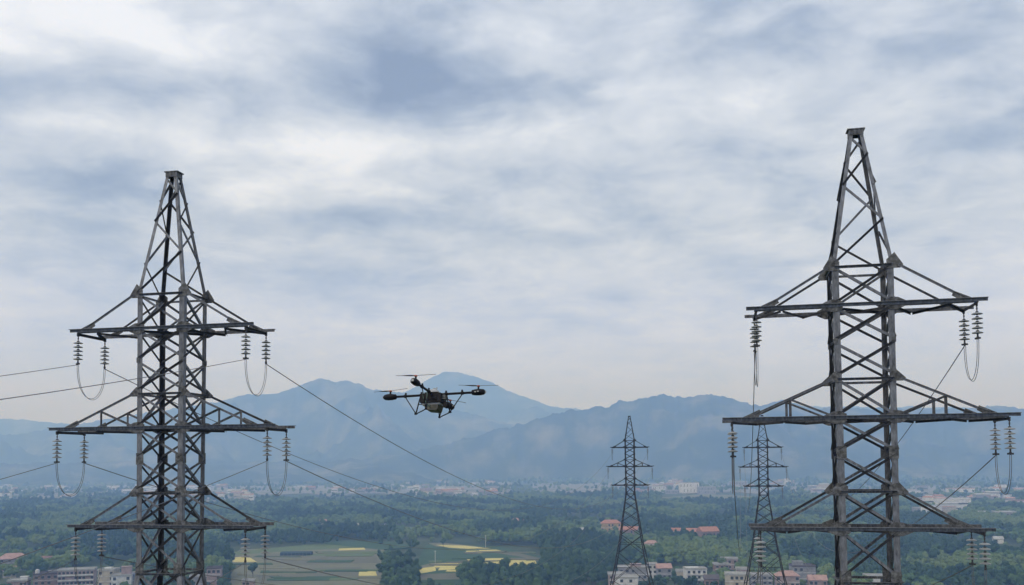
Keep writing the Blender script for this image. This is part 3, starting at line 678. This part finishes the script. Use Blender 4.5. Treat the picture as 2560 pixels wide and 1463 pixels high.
# the factory quarter beyond the lone pylon, and long halls on the right
for i, (a, b, yb, h, lab) in enumerate([
    (1632, 1664, 1232, 17, 'white factory hall, leftmost of the far factory row'), (1666, 1700, 1235, 9, 'low white factory hall, second of the far factory row'),
    (1700, 1750, 1234, 27, 'tall grey-white factory block in the middle of the far row'), (1746, 1792, 1235, 17, 'stepped pale factory block at the right of the far row'),
    (2375, 2440, 1232, 10, 'long pale pink hall on the far plain under the jumper loop'), (2488, 2575, 1231, 10, 'long pale hall on the far plain at the picture edge'),
    (2445, 2480, 1294, 7, 'bright white hall near the right end of the lowest arm'), (2500, 2548, 1296, 8, 'bright white long hall nearest the picture edge on the plain'),
    (1470, 1500, 1236, 12, 'white block cluster left of the lone small pylon on the far plain'), (1826, 1870, 1224, 22, 'pale quarry building behind the hanging cables')]):
    building(a, b, yb, h, 30, 'white' if i % 2 == 0 else 'grey', 'flat', 'flat' if i != 4 else 'rose', lab, 2 if h > 10 else 1, 6, name='factory_hall', cat='building', group='large halls on the far plain')

# ------------------------------------------------------------------ trees
def leafmat(name, cols):
    m, nt, b = nodes_mat(name); N = nt.nodes.new; L = nt.links.new
    g_ = N('ShaderNodeNewGeometry'); n1 = N('ShaderNodeTexNoise'); n1.inputs['Scale'].default_value = .011; n1.inputs['Detail'].default_value = 5
    n2 = N('ShaderNodeTexNoise'); n2.inputs['Scale'].default_value = .9; n2.inputs['Detail'].default_value = 3
    oi = N('ShaderNodeObjectInfo')
    L(g_.outputs['Position'], n1.inputs['Vector']); L(g_.outputs['Position'], n2.inputs['Vector'])
    a = N('ShaderNodeMath'); a.operation = 'MULTIPLY_ADD'; L(oi.outputs['Random'], a.inputs[0]); a.inputs[1].default_value = .28; L(n1.outputs['Fac'], a.inputs[2])
    c = N('ShaderNodeMath'); c.operation = 'MULTIPLY_ADD'; L(n2.outputs['Fac'], c.inputs[0]); c.inputs[1].default_value = .35; L(a.outputs[0], c.inputs[2])
    rp = N('ShaderNodeValToRGB'); L(c.outputs[0], rp.inputs[0]); e = rp.color_ramp.elements
    e[0].position = .48; e[0].color = (*cols[0], 1); e[1].position = 0.95; e[1].color = (*cols[2], 1); q_ = e.new(.72); q_.color = (*cols[1], 1)
    L(rp.outputs[0], b.inputs['Base Color']); b.inputs['Roughness'].default_value = .8; b.inputs['Specular IOR Level'].default_value = .15
    return m
LEAF = [leafmat('dark_leaves', [(.022,.052,.032), (.038,.08,.044), (.06,.11,.055)]), leafmat('mid_leaves', [(.05,.10,.05), (.08,.145,.062), (.11,.185,.075)]), leafmat('light_leaves', [(.10,.155,.06), (.14,.21,.075), (.18,.245,.09)])]
BARK = mat('bark', [(.05,.04,.03), (.10,.085,.065)], 3, .9)
def crown_mesh(seed, kind, nleaf=90):
    rr = random.Random(seed); m = MB()
    tall = (1.25, 1.0, .92)[kind]
    lobes = []
    for i in range(rr.choice((6, 7, 8))):
        a = rr.uniform(0, 6.28); q_ = rr.uniform(.3, 2.6); z = rr.uniform(3.6, 8.0)*tall
        lobes.append((Vector((q_*math.cos(a), q_*math.sin(a), z)), rr.uniform(1.3, 2.3)*(1.15 - .055*z)))
    lobes.append((Vector((0, 0, 5.4*tall)), 2.5))
    for c, r_ in lobes:
        # lumpy core
        n, k = 9, 6; vs = [];
        for i in range(k + 1):
            th = math.pi*i/k
            for j in range(n):
                ph = 2*math.pi*j/n; d = Vector((math.sin(th)*math.cos(ph), math.sin(th)*math.sin(ph), math.cos(th)))
                vs.append(c + d*(r_*.78*(1 + .45*noise.noise(d*1.7 + c*1.3))))
        m.add(vs, [(i*n+j, (i+1)*n+j, (i+1)*n+(j+1) % n, i*n+(j+1) % n) for i in range(k) for j in range(n)])
        for i in range(nleaf):
            d = Vector((rr.gauss(0,1), rr.gauss(0,1), rr.gauss(0,1) + .25)).normalized()
            p = c + d*(r_*rr.uniform(.72, 1.12)*(1 + .3*noise.noise(d*1.7 + c*1.3)))
            s = rr.uniform(.22, .48); t1 = d.cross(Vector((rr.gauss(0,1), rr.gauss(0,1), rr.gauss(0,1)))).normalized(); t2 = (d + t1*rr.uniform(-.5, .5)).cross(t1).normalized()
            b_ = d*rr.uniform(-.15, .3)
            m.add([p - t1*s, p - t2*s*.8 + b_*s, p + t1*s, p + t2*s*.8 - b_*s], [(0, 1, 2, 3)])
    return m
def trunk_mesh(seed):
    rr = random.Random(seed); m = MB()
    m.tube([(0,0,-.6), (.1,.05,1.5), (.05,.15,3.2), (0,.1,5.2)], .28, 7, r1=.12)
    for i in range(4):
        a = rr.uniform(0, 6.28); m.tube([(.05,.1,2.4 + .4*i), (1.1*math.cos(a), 1.1*math.sin(a), 3.8 + .5*i), (1.8*math.cos(a), 1.8*math.sin(a), 5 + .4*i)], .12, 5, r1=.04)
    return m
crowns = []; trunks = []
for k in range(3):
    for v in range(2):
        me = crown_mesh(100 + k*10 + v, k); crowns.append((k, me))
trunk_me = None
KN = ['dark', 'mid-green', 'light green']
# candidate positions on the plain
CLEAR = [(575, 945, 1366, 1520), (1050, 1350, 1366, 1446), (1045, 1160, 1366, 1490), (800, 1130, 1318, 1332), (1650, 1930, 1236, 1256), (1380, 1445, 1378, 1394), (838, 1040, 1357, 1372)]
rt = random.Random(42); near = []; far = []
def blocked(x, y, px, py):
    for (a, b, c, d) in CLEAR:
        w_ = 26*noise.noise(Vector((x*.02, y*.02, 4))); w2 = 26*noise.noise(Vector((x*.02, y*.02, 9)))
        if a + w_ < px < b + w2 and c + w_*.15 < py < d + w2*.25: return True
    return False
cells = {}
for (hx, hy, hr) in houses_px:
    for i in range(int((hx - hr)//40), int((hx + hr)//40) + 1):
        for j in range(int((hy - hr - 14 - hy*.012)//40), int((hy + hr)//40) + 1): cells.setdefault((i, j), []).append((hx, hy, hr))
D = 560.0
while D < 6200:
    sp = 6.8 + (D - 560)*.0035
    halfw = D*.60 + 20
    x = -halfw + rt.uniform(0, sp)
    while x < halfw:
        xx = x + rt.uniform(-.42, .42)*sp; yy = D + rt.uniform(-.42, .42)*sp; x += sp
        px, py = project((xx, yy, 0))
        dens = 1.0
        pn = noise.noise(Vector((xx*.006, yy*.004, 7.7))) + .5*noise.noise(Vector((xx*.02, yy*.014, 2.2)))
        if D > 2150 + 350*noise.noise(Vector((xx*.0015, 5, 0))): dens = (.34 if pn > .12 else .03)
        elif pn < -.40: dens = .12
        if rt.random() > dens: continue
        if blocked(xx, yy, px, py): continue
        if any(abs(xx - hx) < hr and -hr - (12 + hy*.012)*(yy < hy) < yy - hy < hr for (hx, hy, hr) in cells.get((int(xx//40), int(yy//40)), ())):
            continue
        if px < 560 and py > 1425 and rt.random() < .2: continue
        if 1500 < px < 2250 and py > 1440 and rt.random() < .1: continue
        kk = 1.5*noise.noise(Vector((xx*.009, yy*.0065, 1.1))) + .5*noise.noise(Vector((xx*.03, yy*.02, 6.1))) + rt.gauss(0, .13)
        kind = 0 if kk < -.06 else (1 if kk < .22 else 2)
        if 930 < px < 1350 and py > 1395: kind = 0 if rt.random() < .7 else 1
        if 930 < px < 1050 and 1380 < py and rt.random() < .35: continue
        s = rt.uniform(.62, 1.22)*(1 + max(0, D - 900)*.00022)
        if D > 2150: s *= 1.0
        s *= 1 + .45*noise.noise(Vector((xx*.013, yy*.009, 12.3)))
        rec = (xx, yy, s, s*rt.uniform(.85, 1.2), rt.uniform(0, 6.28), kind)
        top = project((xx, yy, 8*s))
        if -30 < px < 2590 and top[1] < 1458 and len(near) < 300: near.append(rec + (px, py))
        else: far.append(rec)
    D += sp*.9
# extra single trees seen in the photo
for (px, py, s, kind) in [(632, 1448, 1.1, 0), (1108, 1372, .9, 0), (2335, 1418, 1.3, 0), (1010, 1440, 1.4, 0), (985, 1452, 1.5, 0), (1180, 1452, 1.2, 0), (1255, 1460, 1.3, 0)]:
    p = ground_at(px, py); near.append((p.x, p.y, s, s*1.15, .5, kind, px, py))
near = near[-300:] if len(near) > 300 else near
trunk_me = trunk_mesh(3).build('trunk_source', BARK).data; bpy.data.objects.remove(bpy.data.objects['trunk_source'])
cm = []
for (k, me) in crowns:
    o = me.build('crown_source', LEAF[k]); cm.append((k, o.data)); bpy.data.objects.remove(o)
def zone(px, py):
    if px < 560: return 'in the village grove by the corner-on pylon'
    if px < 930: return 'at the edge of the stubble field'
    if px < 1050: return 'in the tree belt between the two field blocks'
    if px < 1380: return 'in the grove in front of the yellow strips'
    if px < 1700: return 'in the wood around the lone small pylon'
    if px < 2060: return 'in the wood near the half-hidden small pylon'
    if px < 2280: return 'in the wood seen between the legs of the big pylon'
    return 'in the wood below the right end of the arms'
for (x, y, s, sz, rz, kind, px, py) in near:
    root = empty('broadleaf_tree', (x, y, terrain(x, y)), rz); root.scale = (s, s, sz)
    me = rt.choice([d for k, d in cm if k == kind])
    for nm, dt in (('crown', me), ('trunk', trunk_me)):
        o = bpy.data.objects.new(nm, dt); C.objects.link(o); o.parent = root
    tag(root, '%s bushy tree %s' % (KN[kind], zone(px, py)), 'tree', '%s trees %s' % (KN[kind], zone(px, py)))

# the rest of the woods as one mass, instanced on points
pts = bpy.data.meshes.new('forest'); pts.from_pydata([(r[0], r[1], terrain(r[0], r[1]) if r[1] < 4500 else 0) for r in far], [], [])
kds = [r[5]*2 + (1 if rt.random() < .5 else 0) for r in far]
for nm, ty, key, vals in (('sc', 'FLOAT_VECTOR', 'vector', [v for r in far for v in (r[2], r[2], r[3])]), ('rz', 'FLOAT', 'value', [r[4] for r in far]), ('kd', 'INT', 'value', kds)):
    pts.attributes.new(nm, ty, 'POINT').data.foreach_set(key, vals)
fo = bpy.data.objects.new('forest', pts); C.objects.link(fo); tag(fo, 'hazy green woods covering the valley plain', 'forest', None, 'stuff')
ng = bpy.data.node_groups.new('forest_nodes', 'GeometryNodeTree'); ng.interface.new_socket('Geometry', in_out='INPUT', socket_type='NodeSocketGeometry'); ng.interface.new_socket('Geometry', in_out='OUTPUT', socket_type='NodeSocketGeometry')
N = ng.nodes.new; L = ng.links.new
gi = N('NodeGroupInput'); go = N('NodeGroupOutput'); ip = N('GeometryNodeInstanceOnPoints'); m2p = N('GeometryNodeMeshToPoints')
L(gi.outputs[0], m2p.inputs['Mesh']); L(m2p.outputs[0], ip.inputs['Points'])
jn = N('GeometryNodeJoinGeometry')
srcs = []
for (k, d) in cm:        # the crowns of standing trees serve as the shapes of the far ones
    o = next(x for x in bpy.data.objects if x.name.startswith('crown') and x.data == d); srcs.append(o)
for o in reversed(srcs):
    oi = N('GeometryNodeObjectInfo'); oi.inputs['Object'].default_value = o; oi.inputs['As Instance'].default_value = True
    L(oi.outputs['Geometry'], jn.inputs[0])
L(jn.outputs[0], ip.inputs['Instance']); ip.inputs['Pick Instance'].default_value = True
def named(nm, ty):
    n = N('GeometryNodeInputNamedAttribute'); n.data_type = ty; n.inputs['Name'].default_value = nm; return n.outputs[0]
L(named('kd', 'INT'), ip.inputs['Instance Index']); L(named('sc', 'FLOAT_VECTOR'), ip.inputs['Scale'])
cx_ = N('ShaderNodeCombineXYZ'); L(named('rz', 'FLOAT'), cx_.inputs[2]); L(cx_.outputs[0], ip.inputs['Rotation'])
L(ip.outputs[0], go.inputs[0])
fo.modifiers.new('forest', 'NODES').node_group = ng
print('forest trees', len(far), 'near', len(near))

# ------------------------------------------------------------------ haze
hz = MB(); hz.box((0, 4700, 425), 26000, 13600, 870)
hm = bpy.data.materials.new('haze_air'); hm.use_nodes = True; nt = hm.node_tree; nt.nodes.clear()
out = nt.nodes.new('ShaderNodeOutputMaterial'); pv = nt.nodes.new('ShaderNodeVolumePrincipled')
pv.inputs['Color'].default_value = (.30, .51, .96, 1); pv.inputs['Density'].default_value = 3.4e-4; pv.inputs['Anisotropy'].default_value = 0.0
pv.inputs['Absorption Color'].default_value = (1, 1, 1, 1)
nt.links.new(pv.outputs[0], out.inputs['Volume'])
h = hz.build('haze', hm); tag(h, 'pale blue haze filling the valley air', 'haze', None, 'stuff')

# ------------------------------------------------------------------ sky
SUN_EL, SUN_AZ = 42, -135          # azimuth from +Y, clockwise
w = bpy.data.worlds.new('World'); bpy.context.scene.world = w; w.use_nodes = True; nt = w.node_tree; nt.nodes.clear()
N = nt.nodes.new; L = nt.links.new
out = N('ShaderNodeOutputWorld'); bg = N('ShaderNodeBackground'); L(bg.outputs[0], out.inputs[0]); bg.inputs['Strength'].default_value = .1
sky = N('ShaderNodeTexSky'); sky.sky_type = 'NISHITA'; sky.sun_disc = False; sky.sun_elevation = R(SUN_EL); sky.sun_rotation = R(SUN_AZ); sky.air_density = 1.2; sky.dust_density = 1.5
tc = N('ShaderNodeTexCoord'); sp = N('ShaderNodeSeparateXYZ'); L(tc.outputs['Generated'], sp.inputs[0])
def mth(op, a, b=None, c=None, clamp=False):
    n = N('ShaderNodeMath'); n.operation = op; n.use_clamp = clamp
    for i, v in enumerate((a, b, c)):
        if v is None: continue
        if isinstance(v, (int, float)): n.inputs[i].default_value = v
        else: L(v, n.inputs[i])
    return n.outputs[0]
az = mth('ARCTAN2', sp.outputs[0], sp.outputs[1]); el = mth('ARCSINE', sp.outputs[2])
# cloud deck seen in perspective: direction projected on a high plane
zz = mth('ADD', mth('MAXIMUM', sp.outputs[2], 0.0), .16)
cv = N('ShaderNodeCombineXYZ'); L(mth('DIVIDE', sp.outputs[0], zz), cv.inputs[0]); L(mth('DIVIDE', sp.outputs[1], zz), cv.inputs[1]); cv.inputs[2].default_value = 3.7
def nzn(scale, detail, rough, vec, dist=0.0, st=None):
    n = N('ShaderNodeTexNoise'); n.inputs['Scale'].default_value = scale; n.inputs['Detail'].default_value = detail; n.inputs['Roughness'].default_value = rough; n.inputs['Distortion'].default_value = dist
    if st:
        mp = N('ShaderNodeMapping'); mp.inputs['Scale'].default_value = st; L(vec, mp.inputs[0]); vec = mp.outputs[0]
    L(vec, n.inputs['Vector']); return n.outputs['Fac']
nbig = nzn(.9, 5, .5, cv.outputs[0], .3); nmid = nzn(2.6, 8, .55, cv.outputs[0], .4, (1, 1.3, 1)); nfin = nzn(8, 8, .6, cv.outputs[0], .3)
# warp for the large cloud masses
wz1 = mth('MULTIPLY', mth('SUBTRACT', nmid, .5), .22); wz2 = mth('MULTIPLY', mth('SUBTRACT', nbig, .5), .16)
azw = mth('ADD', az, wz1); elw = mth('ADD', el, wz2)
def px_dir(px, py):
    d = ray(px, py).normalized(); return math.atan2(d.x, d.y), math.asin(d.z)
BL = [ # px, py, half-width px, half-height px, strength (+ bright, - dark)
 (300, 20, 380, 90, .9), (30, 110, 160, 60, .8), (150, 205, 260, 55, -.55), (480, 190, 200, 70, -.25), (960, 150, 230, 120, -1.25), (1330, 170, 220, 90, -.55), (760, 60, 150, 60, -.25),
 (1080, 340, 300, 60, .6), (880, 400, 220, 60, .55), (620, 500, 170, 70, .8), (200, 470, 260, 60, -.65), (720, 590, 260, 50, -.5), (330, 330, 260, 40, .35), (1580, 205, 110, 60, .55), (1860, 230, 120, 60, .4),
 (1820, 80, 240, 80, -.55), (2330, 120, 240, 120, -.3), (2480, 400, 130, 40, -.6), (2150, 330, 200, 90, .3), (1500, 480, 400, 60, -.2), (1700, 300, 500, 50, .2), (1350, 300, 160, 40, .35), (90, 720, 260, 60, .3), (870, 800, 160, 40, -.35), (2000, 645, 130, 12, -.45), (2420, 610, 160, 20, -.35), (1000, 500, 300, 60, .25), (1250, 20, 500, 60, .1)]
acc = None
for (bx, by, sx_, sy_, st) in BL:
    a0, e0 = px_dir(bx, by); sa, se = sx_/F, sy_/F*.95
    da = mth('MULTIPLY', mth('SUBTRACT', azw, a0), 1/sa); de = mth('MULTIPLY', mth('SUBTRACT', elw, e0), 1/se)
    r2 = mth('ADD', mth('MULTIPLY', da, da), mth('MULTIPLY', de, de))
    gg = mth('MULTIPLY', mth('EXPONENT', mth('MULTIPLY', r2, -1.0)), st)
    acc = gg if acc is None else mth('ADD', acc, gg)
fld = mth('MULTIPLY_ADD', acc, .33, .54)
fld = mth('MULTIPLY_ADD', mth('SUBTRACT', nbig, .5), .5, fld)
fld = mth('MULTIPLY_ADD', mth('SUBTRACT', nmid, .5), .6, fld)
av = N('ShaderNodeCombineXYZ'); L(az, av.inputs[0]); L(mth('MULTIPLY', el, 2.1), av.inputs[1]); av.inputs[2].default_value = 1.3
ncl = nzn(8.5, 9, .62, av.outputs[0], .5); fld = mth('MULTIPLY_ADD', mth('SUBTRACT', ncl, .5), .66, fld)
fld = mth('MULTIPLY_ADD', mth('SUBTRACT', nfin, .5), .5, fld)
rp = N('ShaderNodeValToRGB'); L(fld, rp.inputs[0]); e = rp.color_ramp.elements
e[0].position = .12; e[0].color = (.25,.31,.43,1); e[1].position = .88; e[1].color = (1.01,1.08,1.23,1)
for ps, cc in ((.34, (.43,.51,.65)), (.50, (.61,.69,.83)), (.66, (.76,.84,.98))): q_ = e.new(ps); q_.color = (*cc, 1)
# toward the horizon the deck closes into an even, slightly warm pale layer
hf = N('ShaderNodeMapRange'); hf.interpolation_type = 'SMOOTHSTEP'; L(el, hf.inputs[0]); hf.inputs[1].default_value = .02; hf.inputs[2].default_value = .25; hf.inputs[3].default_value = 1; hf.inputs[4].default_value = 0
mx = N('ShaderNodeMix'); mx.data_type = 'RGBA'; L(mth('MULTIPLY', hf.outputs[0], .72), mx.inputs[0]); L(rp.outputs[0], mx.inputs[6]); mx.inputs[7].default_value = (.78,.95,1.95,1)
sc10 = N('ShaderNodeVectorMath'); sc10.operation = 'SCALE'; L(mx.outputs[2], sc10.inputs[0]); sc10.inputs['Scale'].default_value = 10.0
mx2 = N('ShaderNodeMix'); mx2.data_type = 'RGBA'; mx2.inputs[0].default_value = .93; L(sky.outputs[0], mx2.inputs[6]); L(sc10.outputs[0], mx2.inputs[7])
L(mx2.outputs[2], bg.inputs[0])
sd = bpy.data.lights.new('sun', 'SUN'); sd.energy = 1.4; sd.angle = R(18); sd.color = (1, .97, .92)
so = bpy.data.objects.new('sun', sd); C.objects.link(so)
a = R(SUN_AZ); e_ = R(SUN_EL); sdir = Vector((math.sin(a)*math.cos(e_), math.cos(a)*math.cos(e_), math.sin(e_)))
so.rotation_euler = sdir.to_track_quat('Z', 'Y').to_euler()

sc = bpy.context.scene
sc.view_settings.view_transform = 'Standard'; sc.view_settings.look = 'None'; sc.view_settings.exposure = 0; sc.view_settings.gamma = 1
sc.cycles.use_denoising = True; sc.cycles.volume_bounces = 3; sc.cycles.max_bounces = 6; sc.cycles.transparent_max_bounces = 8
sc.cycles.use_adaptive_sampling = True; sc.cycles.adaptive_threshold = .01
try: sc.cycles.denoiser = 'OPENIMAGEDENOISE'
except Exception: pass
